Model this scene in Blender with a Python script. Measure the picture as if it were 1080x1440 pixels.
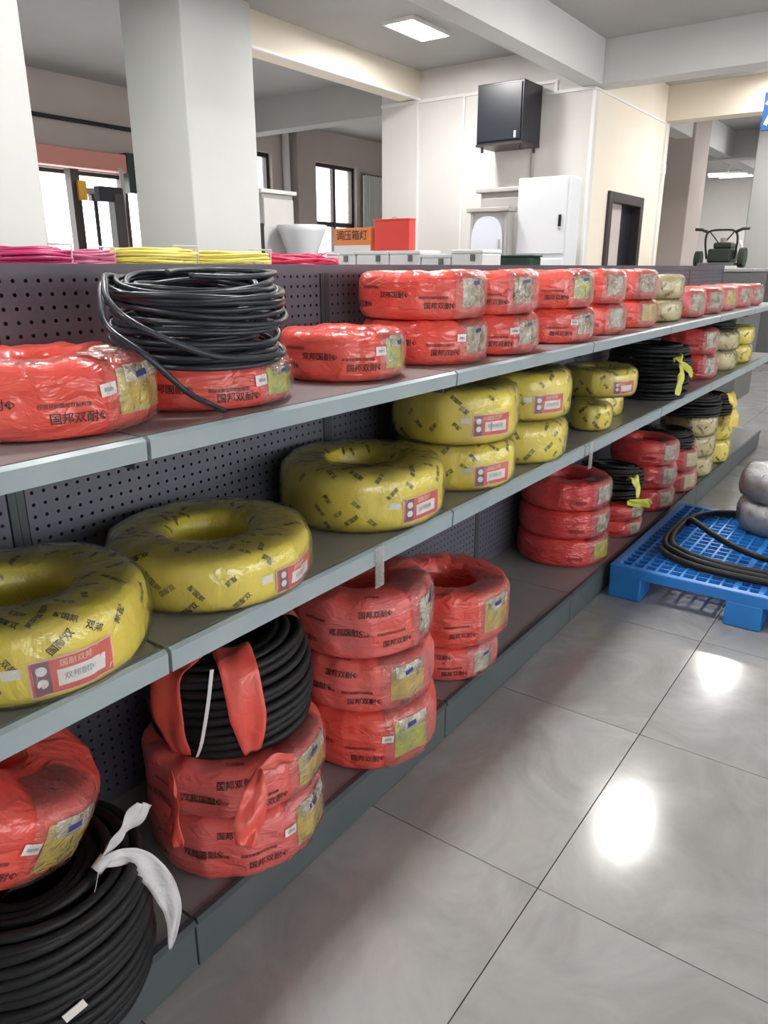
import bpy, bmesh, math, random
from mathutils import Matrix, Vector
import numpy as np
for o in list(bpy.data.objects): bpy.data.objects.remove(o)
S = bpy.context.scene
C = bpy.context.collection
PI = math.pi

# ---------------------------------------------------------------- camera
H = 1.39
PITCH = math.atan(345/1050.0); YAW = math.atan(795/math.hypot(1050, 345))
hd = Vector((math.cos(YAW), math.sin(YAW), 0)); rt = Vector((math.sin(YAW), -math.cos(YAW), 0)); upv = Vector((0, 0, 1))
fw = hd*math.cos(PITCH) - upv*math.sin(PITCH); u2 = hd*math.sin(PITCH) + upv*math.cos(PITCH)
cam = bpy.data.objects.new('camera', bpy.data.cameras.new('camera')); C.objects.link(cam)
cam.data.lens = 26.25; cam.data.sensor_width = 36; cam.data.sensor_fit = 'AUTO'; cam.data.clip_start = .02
M3 = Matrix((rt, u2, -fw)).transposed()
cam.matrix_world = Matrix.Translation((0, 0, H)) @ M3.to_4x4()
S.camera = cam
# ---------------------------------------------------------------- world and exposure
W = bpy.data.worlds.new('world'); S.world = W; W.use_nodes = True
W.node_tree.nodes['Background'].inputs[0].default_value = (1, .98, .97, 1)
W.node_tree.nodes['Background'].inputs[1].default_value = 4.4
S.view_settings.view_transform = 'Standard'; S.view_settings.look = 'None'; S.view_settings.gamma = 1
S.view_settings.use_curve_mapping = False
S.view_settings.exposure = 0.72
LAMP = 76.0            # emission of the ceiling panels
CEIL = 3.33

# ---------------------------------------------------------------- materials
def mat(name, col, rough=.5, metal=0, coat=0, spec=.5, emit=None, est=0, var=None, vscale=6, bump=0, bscale=30, bdist=.002, stretch=(1,1,1), trans=0, sss=0, rvar=0, detail=4, facet=0):
    m = bpy.data.materials.new(name); m.use_nodes = True
    nt = m.node_tree; b = nt.nodes['Principled BSDF']
    b.inputs['Base Color'].default_value = (*col, 1); b.inputs['Roughness'].default_value = rough
    b.inputs['Metallic'].default_value = metal; b.inputs['Coat Weight'].default_value = coat
    b.inputs['Coat Roughness'].default_value = .12; b.inputs['Specular IOR Level'].default_value = spec
    if emit: b.inputs['Emission Color'].default_value = (*emit, 1); b.inputs['Emission Strength'].default_value = est
    if var or bump or rvar:
        tc = nt.nodes.new('ShaderNodeTexCoord'); mp = nt.nodes.new('ShaderNodeMapping'); oi = nt.nodes.new('ShaderNodeObjectInfo')
        mul = nt.nodes.new('ShaderNodeMath'); mul.operation = 'MULTIPLY'; mul.inputs[1].default_value = 37
        nt.links.new(oi.outputs['Random'], mul.inputs[0]); nt.links.new(mul.outputs[0], mp.inputs['Location'])
        nt.links.new(tc.outputs['Object'], mp.inputs['Vector']); mp.inputs['Scale'].default_value = stretch
        if var:
            n = nt.nodes.new('ShaderNodeTexNoise'); n.inputs['Scale'].default_value = vscale; n.inputs['Detail'].default_value = detail
            nt.links.new(mp.outputs[0], n.inputs['Vector'])
            r = nt.nodes.new('ShaderNodeValToRGB'); r.color_ramp.elements[0].position = .35; r.color_ramp.elements[1].position = .65
            r.color_ramp.elements[0].color = (*col, 1); r.color_ramp.elements[1].color = (*var, 1)
            nt.links.new(n.outputs['Fac'], r.inputs[0]); nt.links.new(r.outputs[0], b.inputs['Base Color'])
        if bump:
            n2 = nt.nodes.new('ShaderNodeTexNoise'); n2.inputs['Scale'].default_value = bscale; n2.inputs['Detail'].default_value = 3
            n2.inputs['Distortion'].default_value = .8
            nt.links.new(mp.outputs[0], n2.inputs['Vector'])
            bp = nt.nodes.new('ShaderNodeBump'); bp.inputs['Strength'].default_value = bump; bp.inputs['Distance'].default_value = bdist
            if facet:
                vo = nt.nodes.new('ShaderNodeTexVoronoi'); vo.inputs['Scale'].default_value = facet
                mx = nt.nodes.new('ShaderNodeMixRGB'); mx.inputs[0].default_value = .10
                nt.links.new(mp.outputs[0], mx.inputs[1]); nt.links.new(n2.outputs['Color'], mx.inputs[2]); nt.links.new(mx.outputs[0], vo.inputs['Vector'])
                ad = nt.nodes.new('ShaderNodeMath'); ad.operation = 'ADD'; nt.links.new(vo.outputs['Distance'], ad.inputs[0]); nt.links.new(n2.outputs['Fac'], ad.inputs[1])
                nt.links.new(ad.outputs[0], bp.inputs['Height'])
            else: nt.links.new(n2.outputs['Fac'], bp.inputs['Height'])
            nt.links.new(bp.outputs[0], b.inputs['Normal'])
            if coat: nt.links.new(bp.outputs[0], b.inputs['Coat Normal'])
    return m

def film_mat(name, haze=.07, gloss=.35, bscale=22, bstr=.6, tint=(1, 1, 1)):
    m = bpy.data.materials.new(name); m.use_nodes = True; nt = m.node_tree; nt.nodes.clear()
    out = nt.nodes.new('ShaderNodeOutputMaterial'); tr = nt.nodes.new('ShaderNodeBsdfTransparent'); gl = nt.nodes.new('ShaderNodeBsdfGlossy')
    df = nt.nodes.new('ShaderNodeBsdfDiffuse'); m1 = nt.nodes.new('ShaderNodeMixShader'); m2 = nt.nodes.new('ShaderNodeMixShader')
    tr.inputs[0].default_value = (*tint, 1); gl.inputs['Roughness'].default_value = .16; gl.inputs[0].default_value = (1, 1, 1, 1)
    df.inputs[0].default_value = (.8, .8, .78, 1)
    fr = nt.nodes.new('ShaderNodeFresnel'); fr.inputs[0].default_value = 1.45
    tc = nt.nodes.new('ShaderNodeTexCoord'); n = nt.nodes.new('ShaderNodeTexNoise'); n.inputs['Scale'].default_value = bscale
    n.inputs['Detail'].default_value = 3; n.inputs['Distortion'].default_value = 1.2
    bp = nt.nodes.new('ShaderNodeBump'); bp.inputs['Strength'].default_value = bstr; bp.inputs['Distance'].default_value = .008
    vo = nt.nodes.new('ShaderNodeTexVoronoi'); vo.inputs['Scale'].default_value = bscale*.6; mx = nt.nodes.new('ShaderNodeMixRGB'); mx.inputs[0].default_value = .08
    nt.links.new(tc.outputs['Object'], mx.inputs[1]); nt.links.new(n.outputs['Color'], mx.inputs[2]); nt.links.new(mx.outputs[0], vo.inputs['Vector'])
    ad = nt.nodes.new('ShaderNodeMath'); ad.operation = 'ADD'; nt.links.new(vo.outputs['Distance'], ad.inputs[0]); nt.links.new(n.outputs['Fac'], ad.inputs[1])
    nt.links.new(tc.outputs['Object'], n.inputs['Vector']); nt.links.new(ad.outputs[0], bp.inputs['Height'])
    nt.links.new(bp.outputs[0], gl.inputs['Normal']); nt.links.new(bp.outputs[0], fr.inputs['Normal'])
    mu = nt.nodes.new('ShaderNodeMath'); mu.operation = 'MULTIPLY_ADD'; mu.inputs[1].default_value = gloss*2; mu.inputs[2].default_value = .02
    mu.use_clamp = True
    nt.links.new(fr.outputs[0], mu.inputs[0])
    m1.inputs[0].default_value = haze
    nt.links.new(tr.outputs[0], m1.inputs[1]); nt.links.new(df.outputs[0], m1.inputs[2])
    nt.links.new(mu.outputs[0], m2.inputs[0]); nt.links.new(m1.outputs[0], m2.inputs[1]); nt.links.new(gl.outputs[0], m2.inputs[2])
    nt.links.new(m2.outputs[0], out.inputs[0])
    return m

MT = {}
MT['plaster'] = mat('plaster', (.70, .675, .645), .75, var=(.73, .71, .685), vscale=1.5, bump=.15, bscale=60)
MT['cream'] = mat('cream_plaster', (.80, .72, .60), .7, var=(.83, .76, .65), vscale=1.2)
MT['column'] = mat('column_paint', (.63, .65, .635), .6, var=(.67, .68, .665), vscale=1.3)
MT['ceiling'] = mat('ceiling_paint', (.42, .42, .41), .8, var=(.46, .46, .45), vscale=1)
MT['beam'] = mat('beam_paint', (.62, .63, .62), .75, var=(.66, .66, .65), vscale=1)
MT['trimw'] = mat('white_trim', (.85, .84, .82), .5)
MT['tan'] = mat('tan_wall', (.47, .41, .38), .8, var=(.52, .46, .43), vscale=1)
MT['slate'] = mat('slate_panel_paint', (.105, .115, .15), .45, var=(.125, .13, .16), vscale=5)
MT['void'] = mat('panel_core', (.02, .02, .025), .8)
MT['post'] = mat('upright_paint', (.06, .075, .085), .4)
MT['shelf'] = mat('shelf_paint', (.25, .255, .255), .3, var=(.28, .28, .275), vscale=8)
MT['lip'] = mat('shelf_edge_paint', (.34, .42, .45), .32, var=(.38, .45, .47), vscale=9)
MT['kick'] = mat('kick_plate_paint', (.085, .105, .11), .42, var=(.10, .12, .125), vscale=6)
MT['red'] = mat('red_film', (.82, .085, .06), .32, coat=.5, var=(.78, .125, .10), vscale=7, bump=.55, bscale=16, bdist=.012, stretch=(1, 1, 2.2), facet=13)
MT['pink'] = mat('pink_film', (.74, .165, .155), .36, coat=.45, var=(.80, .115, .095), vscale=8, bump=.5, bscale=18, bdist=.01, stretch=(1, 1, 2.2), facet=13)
MT['shadedred'] = mat('shaded_red_film', (.66, .055, .06), .30, coat=.6, var=(.74, .075, .06), vscale=9, bump=.6, bscale=20, bdist=.012, stretch=(1, 1, 2.5), facet=13)  # red film with the shade on the farther coils put into its colour
MT['yellow'] = mat('yellow_film', (.90, .78, .05), .36, coat=.4, var=(.84, .70, .08), vscale=9, bump=.5, bscale=22, bdist=.01, stretch=(1, 1, .6), facet=13)
MT['paleyellow'] = mat('pale_yellow_film', (.62, .52, .20), .4, coat=.5, var=(.66, .60, .34), vscale=11, bump=.5, bscale=24, bdist=.01, facet=13)
MT['ink'] = mat('black_print', (.05, .03, .025), .5)
MT['yink'] = mat('olive_print', (.10, .085, .015), .5)
MT['redink'] = mat('dark_red_print', (.22, .02, .02), .5)
MT['card'] = mat('yellow_card', (.72, .54, .08), .3, coat=.6, var=(.46, .38, .14), vscale=32, bump=.7, bscale=60, bdist=.004)
MT['greencard'] = mat('green_card', (.62, .62, .05), .3, coat=.6, var=(.34, .38, .12), vscale=34, bump=.7, bscale=60, bdist=.004)
MT['glintfilm'] = mat('painted_glint_film', (.34, .27, .14), .22, coat=.8, var=(.78, .72, .62), vscale=26, bump=.9, bscale=40, bdist=.008, facet=30, detail=6)  # pale blotches paint white glints onto crinkled clear film
MT['blue'] = mat('blue_print', (.03, .05, .22), .4)
MT['white'] = mat('white_paper', (.82, .80, .78), .5)
MT['grey'] = mat('grey_print', (.38, .40, .42), .5)
MT['lab'] = mat('label_red', (.68, .10, .10), .35, coat=.3, var=(.74, .15, .12), vscale=14)
MT['labedge'] = mat('label_cream', (.85, .62, .48), .4)
MT['purple'] = mat('label_purple', (.25, .10, .16), .4)
MT['black'] = mat('black_rubber', (.012, .013, .015), .5, spec=.32, bump=.2, bscale=80)
MT['navyblack'] = mat('bluish_black_rubber', (.022, .028, .038), .33)
MT['strap'] = mat('white_plastic_strap', (.72, .71, .74), .32, coat=.4, bump=.7, bscale=40, bdist=.004)
MT['redstrap'] = mat('red_plastic_strap', (.84, .10, .075), .38, coat=.3, bump=.6, bscale=22, bdist=.008, var=(.80, .15, .12), vscale=12)
MT['ystrap'] = mat('yellow_plastic_strap', (.66, .66, .08), .36, coat=.3, bump=.5, bscale=30, bdist=.005)
MT['ybag'] = mat('yellow_bag', (.82, .62, .06), .36, coat=.3, bump=.5, bscale=30, bdist=.005)
MT['film'] = film_mat('clear_shrink_film', .05, .42)
MT['film2'] = film_mat('clear_crinkled_film', .05, .55, 34, .8)
MT['clear'] = film_mat('clear_plastic', .16, .4, 10, .1)
MT['pallet'] = mat('blue_plastic', (.02, .21, .66), .34, var=(.03, .25, .70), vscale=5)
MT['palletdark'] = mat('deep_blue_plastic', (.012, .09, .36), .4)
MT['greycoil'] = mat('grey_film', (.50, .50, .51), .4, coat=.3, var=(.74, .74, .75), vscale=9, bump=.7, bscale=18, bdist=.012, facet=12)
MT['steel'] = mat('white_cabinet_paint', (.74, .76, .79), .35)
MT['dimsteel'] = mat('grey_cabinet_paint', (.40, .385, .37), .45)
MT['oval'] = mat('pale_blue_glass', (.68, .72, .82), .12)
MT['dark'] = mat('dark_brown_frame', (.035, .026, .028), .4)
MT['blackbox'] = mat('black_cabinet_paint', (.012, .014, .022), .3)
MT['redbox'] = mat('red_box_paint', (.74, .07, .06), .35)
MT['orange'] = mat('orange_card', (.72, .22, .06), .5)
MT['green'] = mat('dark_green_plastic', (.006, .035, .022), .4)
MT['boxw'] = mat('white_box_plastic', (.70, .70, .71), .4)
MT['salmon'] = mat('salmon_header', (.62, .26, .22), .5)
MT['magenta'] = mat('magenta_wire', (.55, .035, .16), .4)
MT['pinkwire'] = mat('pink_wire', (.62, .16, .30), .4)
MT['ywire'] = mat('yellow_wire', (.80, .70, .16), .4)
MT['rwire'] = mat('rose_wire', (.70, .05, .14), .4)
MT['sign'] = mat('blue_sign', (.02, .09, .32), .4)
MT['signtext'] = mat('sign_white', (.75, .85, .95), .4)
MT['machine'] = mat('machine_green', (.02, .03, .02), .4)
MT['greybox'] = mat('grey_plastic', (.13, .135, .135), .5)
MT['amber'] = mat('amber_paint', (.75, .38, .03), .4)
MT['lampglow'] = mat('lamp_diffuser', (1, 1, 1), .5, emit=(1, .985, .955), est=LAMP)
MT['tube'] = mat('tube_glow', (1, 1, 1), .5, emit=(1, .98, .97), est=5)
MT['rack'] = mat('rack_paint', (.36, .36, .37), .5)
MT['pane'] = film_mat('window_glass', 0.02, .3, 2, .02)

def floor_mat():
    m = bpy.data.materials.new('polished_grey_stone'); m.use_nodes = True; nt = m.node_tree; b = nt.nodes['Principled BSDF']
    ge = nt.nodes.new('ShaderNodeNewGeometry'); oi = nt.nodes.new('ShaderNodeObjectInfo')
    ad = nt.nodes.new('ShaderNodeVectorMath'); ad.operation = 'ADD'
    mu = nt.nodes.new('ShaderNodeMath'); mu.operation = 'MULTIPLY'; mu.inputs[1].default_value = 60
    nt.links.new(oi.outputs['Random'], mu.inputs[0]); nt.links.new(ge.outputs['Position'], ad.inputs[0]); nt.links.new(mu.outputs[0], ad.inputs[1])
    n = nt.nodes.new('ShaderNodeTexNoise'); n.inputs['Scale'].default_value = 3.2; n.inputs['Detail'].default_value = 9; n.inputs['Distortion'].default_value = 1.6
    n.inputs['Roughness'].default_value = .62
    nt.links.new(ad.outputs[0], n.inputs['Vector'])
    r = nt.nodes.new('ShaderNodeValToRGB'); r.color_ramp.elements[0].position = .3; r.color_ramp.elements[1].position = .72
    r.color_ramp.elements[0].color = (.30, .295, .29, 1); r.color_ramp.elements[1].color = (.425, .42, .415, 1)
    nt.links.new(n.outputs['Fac'], r.inputs[0]); nt.links.new(r.outputs[0], b.inputs['Base Color'])
    b.inputs['Roughness'].default_value = .2; b.inputs['Specular IOR Level'].default_value = .5
    n3 = nt.nodes.new('ShaderNodeTexNoise'); n3.inputs['Scale'].default_value = 9; n3.inputs['Detail'].default_value = 5
    nt.links.new(ad.outputs[0], n3.inputs['Vector'])
    mr = nt.nodes.new('ShaderNodeMapRange'); mr.inputs[3].default_value = .09; mr.inputs[4].default_value = .2
    nt.links.new(n3.outputs['Fac'], mr.inputs[0]); nt.links.new(mr.outputs[0], b.inputs['Roughness'])
    return m
MT['tile'] = floor_mat()
MT['grout'] = mat('grout', (.16, .155, .15), .8)

# ---------------------------------------------------------------- helpers
def tag(o, label=None, cat=None, group=None, kind=None):
    if label: o['label'] = label
    if cat: o['category'] = cat
    if group: o['group'] = group
    if kind: o['kind'] = kind
    return o
def empty(name, loc=(0, 0, 0), rot=(0, 0, 0)):
    o = bpy.data.objects.new(name, None); C.objects.link(o); o.location = loc; o.rotation_euler = rot; o.empty_display_size = .05
    return o
class MB:
    def __init__(s): s.v = []; s.f = []
    def box(s, a, b):
        x0, y0, z0 = a; x1, y1, z1 = b; n = len(s.v)
        s.v += [(x0,y0,z0),(x1,y0,z0),(x1,y1,z0),(x0,y1,z0),(x0,y0,z1),(x1,y0,z1),(x1,y1,z1),(x0,y1,z1)]
        s.f += [(n,n+3,n+2,n+1),(n+4,n+5,n+6,n+7),(n,n+1,n+5,n+4),(n+1,n+2,n+6,n+5),(n+2,n+3,n+7,n+6),(n+3,n,n+4,n+7)]
        return s
    def prism(s, prof, x0, x1):       # profile in (y,z), swept along x
        n = len(s.v); k = len(prof)
        s.v += [(x0, y, z) for y, z in prof] + [(x1, y, z) for y, z in prof]
        s.f.append(tuple(n+i for i in range(k))); s.f.append(tuple(n+k+i for i in reversed(range(k))))
        for i in range(k): j = (i+1) % k; s.f.append((n+i, n+k+i, n+k+j, n+j))
        return s
    def grid(s, pts, nu, nv, wrapu=False, wrapv=False):
        n = len(s.v); s.v += [tuple(p) for p in pts]
        for i in range(nu if wrapu else nu-1):
            for j in range(nv if wrapv else nv-1):
                a = n+i*nv+j; b = n+((i+1) % nu)*nv+j; c = n+((i+1) % nu)*nv+(j+1) % nv; d = n+i*nv+(j+1) % nv
                s.f.append((a, b, c, d))
        return s
    def tube(s, path, r, sides=8, closed=False, cap=True):
        P = [Vector(p) for p in path]; N = len(P); n = len(s.v); up = Vector((0, 0, 1))
        rr = r if isinstance(r, (list, tuple)) else [r]*N
        for i in range(N):
            a = P[(i-1) % N] if (closed or i > 0) else P[i]; b = P[(i+1) % N] if (closed or i < N-1) else P[i]
            t = (b-a).normalized(); u = up if abs(t.z) < .9 else Vector((1, 0, 0))
            e1 = t.cross(u).normalized(); e2 = e1.cross(t)
            for k in range(sides):
                q = 2*PI*k/sides; s.v.append(tuple(P[i] + (e1*math.cos(q) + e2*math.sin(q))*rr[i]))
        for i in range(N if closed else N-1):
            for k in range(sides):
                a = n+i*sides+k; b = n+i*sides+(k+1) % sides; c = n+((i+1) % N)*sides+(k+1) % sides; d = n+((i+1) % N)*sides+k
                s.f.append((a, d, c, b))
        if cap and not closed:
            s.f.append(tuple(n+k for k in range(sides))); s.f.append(tuple(n+(N-1)*sides+k for k in reversed(range(sides))))
        return s
    def cyl(s, p0, p1, r, sides=16): return s.tube([p0, p1], r, sides)
    def build(s, name, m, parent=None, smooth=False, bevel=0):
        me = bpy.data.meshes.new(name); me.from_pydata(s.v, [], s.f)
        if bevel:
            bm = bmesh.new(); bm.from_mesh(me)
            bmesh.ops.bevel(bm, geom=bm.edges[:], offset=bevel, segments=2, affect='EDGES', profile=.5, clamp_overlap=True)
            bm.to_mesh(me); bm.free()
        me.update()
        bm = bmesh.new(); bm.from_mesh(me); bmesh.ops.recalc_face_normals(bm, faces=bm.faces[:]); bm.to_mesh(me); bm.free()
        me.materials.append(MT[m])
        if smooth: me.polygons.foreach_set('use_smooth', [True]*len(me.polygons))
        o = bpy.data.objects.new(name, me); C.objects.link(o)
        if parent: o.parent = parent
        return o
def B(name, a, b, m, parent=None, bevel=0): return MB().box(a, b).build(name, m, parent, bevel=bevel)
def struct(o, label, cat): return tag(o, label, cat, kind='structure')
def spline(pts, n=10):
    P = [Vector(p) for p in pts]; out = []
    for i in range(len(P)-1):
        p0 = P[max(i-1, 0)]; p1 = P[i]; p2 = P[i+1]; p3 = P[min(i+2, len(P)-1)]
        for k in range(n):
            t = k/n
            out.append(.5*((2*p1)+(p2-p0)*t+(2*p0-5*p1+4*p2-p3)*t*t+(3*p1-p0-3*p2+p3)*t**3))
    out.append(P[-1]); return out
def ribbon(name, pts, widths, m, parent, wdir=None, thick=.0012, seed=0, crumple=.006, nw=7):
    """crumpled strip of plastic along a path, with real thickness"""
    rnd = random.Random(seed); P = spline(pts, 8); N = len(P); mb = MB(); top = []; bot = []
    ph = [rnd.uniform(0, 6.3) for _ in range(6)]
    for i in range(N):
        t = (P[min(i+1, N-1)]-P[max(i-1, 0)]).normalized()
        w = Vector(wdir) if wdir else t.cross(Vector((0.35, 1, .2))).normalized()
        w = (w - t*w.dot(t)).normalized(); nn = t.cross(w).normalized()
        f = i/(N-1)*(len(widths)-1); k = min(int(f), len(widths)-2); ww = widths[k]+(widths[k+1]-widths[k])*(f-k)
        for j in range(nw):
            s = j/(nw-1)-.5
            d = crumple*min(1, ww/.03)*(math.sin(s*9+ph[0]+f*2.1)*.6+math.sin(f*5+s*4+ph[1])*.5)
            q = P[i]+w*ww*s+nn*d
            top.append(q+nn*thick/2); bot.append(q-nn*thick/2)
    mb.grid(top, N, nw); n = len(top); mb.grid(bot, N, nw)
    for i in range(N-1):
        mb.f.append((i*nw, n+i*nw, n+(i+1)*nw, (i+1)*nw)); a = i*nw+nw-1; mb.f.append((a, a+nw, n+a+nw, n+a))
    for j in range(nw-1):
        mb.f.append((j, j+1, n+j+1, n+j)); a = (N-1)*nw+j; mb.f.append((a, n+a, n+a+1, a+1))
    return mb.build(name, m, parent, True)
_gl = {}
def glyph(s, bold=0.0):
    if (s, bold) in _gl: return _gl[(s, bold)]
    cu = bpy.data.curves.new('text', 'FONT'); cu.body = s; cu.size = 1; cu.align_x = 'CENTER'; cu.align_y = 'CENTER'; cu.resolution_u = 1; cu.offset = bold
    o = bpy.data.objects.new('text', cu); C.objects.link(o); dg = bpy.context.evaluated_depsgraph_get(); dg.update()
    me = bpy.data.meshes.new_from_object(o.evaluated_get(dg))
    r = ([(v.co.x, v.co.y) for v in me.vertices], [tuple(p.vertices) for p in me.polygons])
    bpy.data.objects.remove(o); bpy.data.curves.remove(cu); bpy.data.meshes.remove(me)
    _gl[(s, bold)] = r; return r
def flat_text(name, s, size, origin, xd, yd, m, parent, bold=.01):
    v, f = glyph(s, bold); mb = MB(); xd = Vector(xd); yd = Vector(yd); o = Vector(origin)
    mb.v = [tuple(o+xd*a*size+yd*b*size) for a, b in v]; mb.f = list(f)
    return mb.build(name, m, parent)

# ================================================================ THE SETTING
# ---- floor with separate polished tiles
TS = .75; GAP = .003
fl = B('floor', (-4, -5, -.10), (20, 8.2, -.006), 'grout'); struct(fl, 'polished grey stone floor with thin dark joints', 'floor')
tm = MB(); tm.box((GAP/2, GAP/2, -.006), (TS-GAP/2, TS-GAP/2, 0)); t0 = tm.build('tile', 'tile', fl)
first = True
for i in range(-3, 16):
    for j in range(-5, 10):
        x = 1.342+i*TS; y = .52+j*TS
        if y+TS > 8.15: continue
        if first: t0.location = (x, y, 0); first = False
        else:
            c = t0.copy(); C.objects.link(c); c.parent = fl; c.location = (x, y, 0)
o = MB().box((1.342+16*TS, .52-5*TS, -.006), (20, 8.2, 0)).box((-4, .52-5*TS, -.006), (1.342-3*TS, 8.2, 0)).box((-4, -5, -.006), (20, .52-5*TS, 0)).build('distant_tiles', 'tile', fl); o['kind'] = 'stuff'
# ---- ceiling, beams
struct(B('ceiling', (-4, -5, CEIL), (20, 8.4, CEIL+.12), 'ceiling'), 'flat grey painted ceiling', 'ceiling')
def beam(name, a, b, label, m='beam'): return struct(B(name, a, b, m), label, 'beam')
beam('trim_1', (-4, 2.87, 2.97), (7.4, 3.05, CEIL), 'grey ceiling beam running along the room above the black wall cabinet')
b2 = beam('trim_2', (4.2, 4.86, 3.07), (7.4, 5.10, CEIL), 'cream lit ceiling beam starting behind the free-standing column', 'cream')
B('lower_edge', (4.2, 4.845, 3.055), (7.4, 4.875, 3.075), 'trimw', b2)
beam('trim_3', (7.405, -5, 2.97), (7.66, 5.3, CEIL), 'grey cross beam over the cream wall corner')
beam('trim_11', (7.405, 5.35, 2.97), (7.66, 8, CEIL), 'grey beam left of the partition wall, dim light put into its paint', 'ceiling')  # continues the cross beam; darker paint tones down the lamp light on it
beam('trim_4', (9.6, -5, 2.97), (9.86, 2.94, CEIL), 'cream cross beam at the far end of the doorway wall', 'cream')
beam('trim_5', (13.2, -5, 2.95), (13.5, 8, CEIL), 'dim far cross beam beyond the doorway wall')
beam('trim_6', (9.86, 2.99, 2.97), (20, 3.2, CEIL), 'pale far beam running away beyond the tan column')
# ---- walls
o = MB().box((7.4, 2.9405, 0), (7.52, 5.35, CEIL)).box((7.52, 5.23, 0), (9.8, 5.35, CEIL)).build('wall_partition', 'plaster'); struct(o, 'off white partition wall behind the black wall cabinet', 'wall')
DX0, DX1, DZ = 8.03, 8.98, 2.05
o = MB().box((7.5201, 2.9399, 0), (DX0, 3.06, CEIL)).box((DX1, 2.9399, 0), (9.8, 3.06, CEIL)).box((DX0, 2.9399, DZ), (DX1, 3.06, CEIL)).box((9.68, 3.06, 0), (9.8, 5.23, CEIL)).build('wall_doorway', 'cream')
struct(o, 'warm cream wall holding the dark framed doorway', 'wall')
dr = struct(empty('door_1', (DX0, 2.94, 0)), 'dark brown framed doorway in the cream wall', 'door')
B('jamb', (-.07, -.03, 0), (.03, .09, DZ+.07), 'dark', dr, .006); B('jamb', (.92, -.03, 0), (1.02, .09, DZ+.07), 'dark', dr, .006)
B('header', (.03, -.03, DZ-.03), (.92, .09, DZ+.07), 'dark', dr, .006)
dl = B('door_leaf', (.03, .04, .01), (.50, .085, DZ-.03), 'tan', dr, .004); B('handle', (.44, .015, 1.0), (.47, .04, 1.14), 'steel', dl)
B('door_leaf', (.50, .07, .01), (.92, .11, DZ-.03), 'blackbox', dr, .004)  # black panel standing in for the dark gap beside the ajar leaf
tr = struct(B('trim_7', (7.385, 3.5, 3.03), (7.4, 5.35, 3.06), 'trimw'), 'white cable duct along the partition wall left of the black cabinet', 'trim')
B('drop_duct', (7.387, 4.30, 1.0), (7.4, 4.325, 3.03), 'trimw', tr); B('drop_duct', (7.387, 4.86, 1.0), (7.4, 4.88, 3.03), 'trimw', tr)
tr = struct(B('trim_8', (7.38, 2.93, 2.94), (7.4, 3.42, 2.965), 'trimw'), 'white cable duct step at the wall corner', 'trim')
B('step', (7.38, 3.30, 2.965), (7.4, 3.33, 3.06), 'trimw', tr); B('upper_run', (7.38, 3.33, 3.035), (7.4, 3.52, 3.06), 'trimw', tr)
B('corner_bead', (7.385, 2.925, 0), (7.41, 2.95, 2.94), 'trimw', tr)
tr = struct(B('trim_9', (7.4, 2.93, 2.945), (9.6, 2.94, 2.965), 'trimw'), 'thin trim line along the top of the cream doorway wall', 'trim')
B('end_duct', (9.62, 2.915, 0), (9.66, 2.94, 2.94), 'trimw', tr); B('bracket', (9.60, 2.90, 2.42), (9.68, 2.94, 2.52), 'trimw', tr)
# back wall at y = 8 with openings
YW = 8.0
ops = [(3.9, 6.25, 0.05, 2.40), (7.55, 8.42, 1.0, 2.90), (9.25, 10.36, 1.0, 2.89)]
mb = MB(); xs = -4
for (x0, x1, z0, z1) in ops:
    mb.box((xs, YW, 0), (x0, YW+.2, CEIL)); mb.box((x0, YW, z1), (x1, YW+.2, CEIL)); mb.box((x0, YW, -.1), (x1, YW+.2, z0)); xs = x1
mb.box((xs, YW, 0), (20, YW+.2, CEIL))
struct(mb.build('wall_back', 'tan'), 'dim tan back wall with bright windows', 'wall')
FILL_OPENINGS = [(-2.9, .1), (1.0, 4.0), (4.9, 7.9), (8.8, 11.8)]  # unseen window openings, added to let fill light onto the shelf fronts
mb = MB(); xs = -4
for (x0, x1) in FILL_OPENINGS:
    mb.box((xs, -5.15, 0), (x0, -5, CEIL)); mb.box((x0, -5.15, 2.75), (x1, -5, CEIL)); mb.box((x0, -5.15, 0), (x1, -5, .75)); xs = x1
mb.box((xs, -5.15, 0), (20, -5, CEIL))
struct(mb.build('wall_front', 'plaster'), 'off white wall across the aisle, its windows added for fill light', 'wall')
struct(B('wall_left', (-4.15, -5, 0), (-4, 8.2, CEIL), 'plaster'), 'plain off white end wall', 'wall')
struct(B('wall_far', (19, -5, 0), (19.15, 8.2, CEIL), 'plaster'), 'pale far end wall beyond the machine', 'wall')
def window(n, x0, x1, z0, z1, tz, mull, label):
    w = struct(empty('window_%d' % n, (x0, YW+.06, z0)), label, 'window'); L = x1-x0; Hh = z1-z0; t = .055
    for a, b in [((0, 0, 0), (t, .07, Hh)), ((L-t, 0, 0), (L, .07, Hh)), ((t, 0, 0), (L-t, .07, t)), ((t, 0, Hh-t), (L-t, .07, Hh))]: B('window_frame', a, b, 'dark', w)
    xs = [0]+[m*L for m in mull]+[L]
    for m in mull: B('mullion', (m*L-.03, .005, t), (m*L+.03, .065, Hh-t), 'dark', w)
    zt = tz-z0
    for i in range(len(xs)-1):
        a = xs[i]+.05; b = xs[i+1]-.03
        if tz: B('transom', (a, .01, zt-.04), (b, .06, zt+.03), 'dark', w)
        B('pane', (a, .03, t), (b, .036, Hh-t), 'pane', w)
    return w
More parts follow.
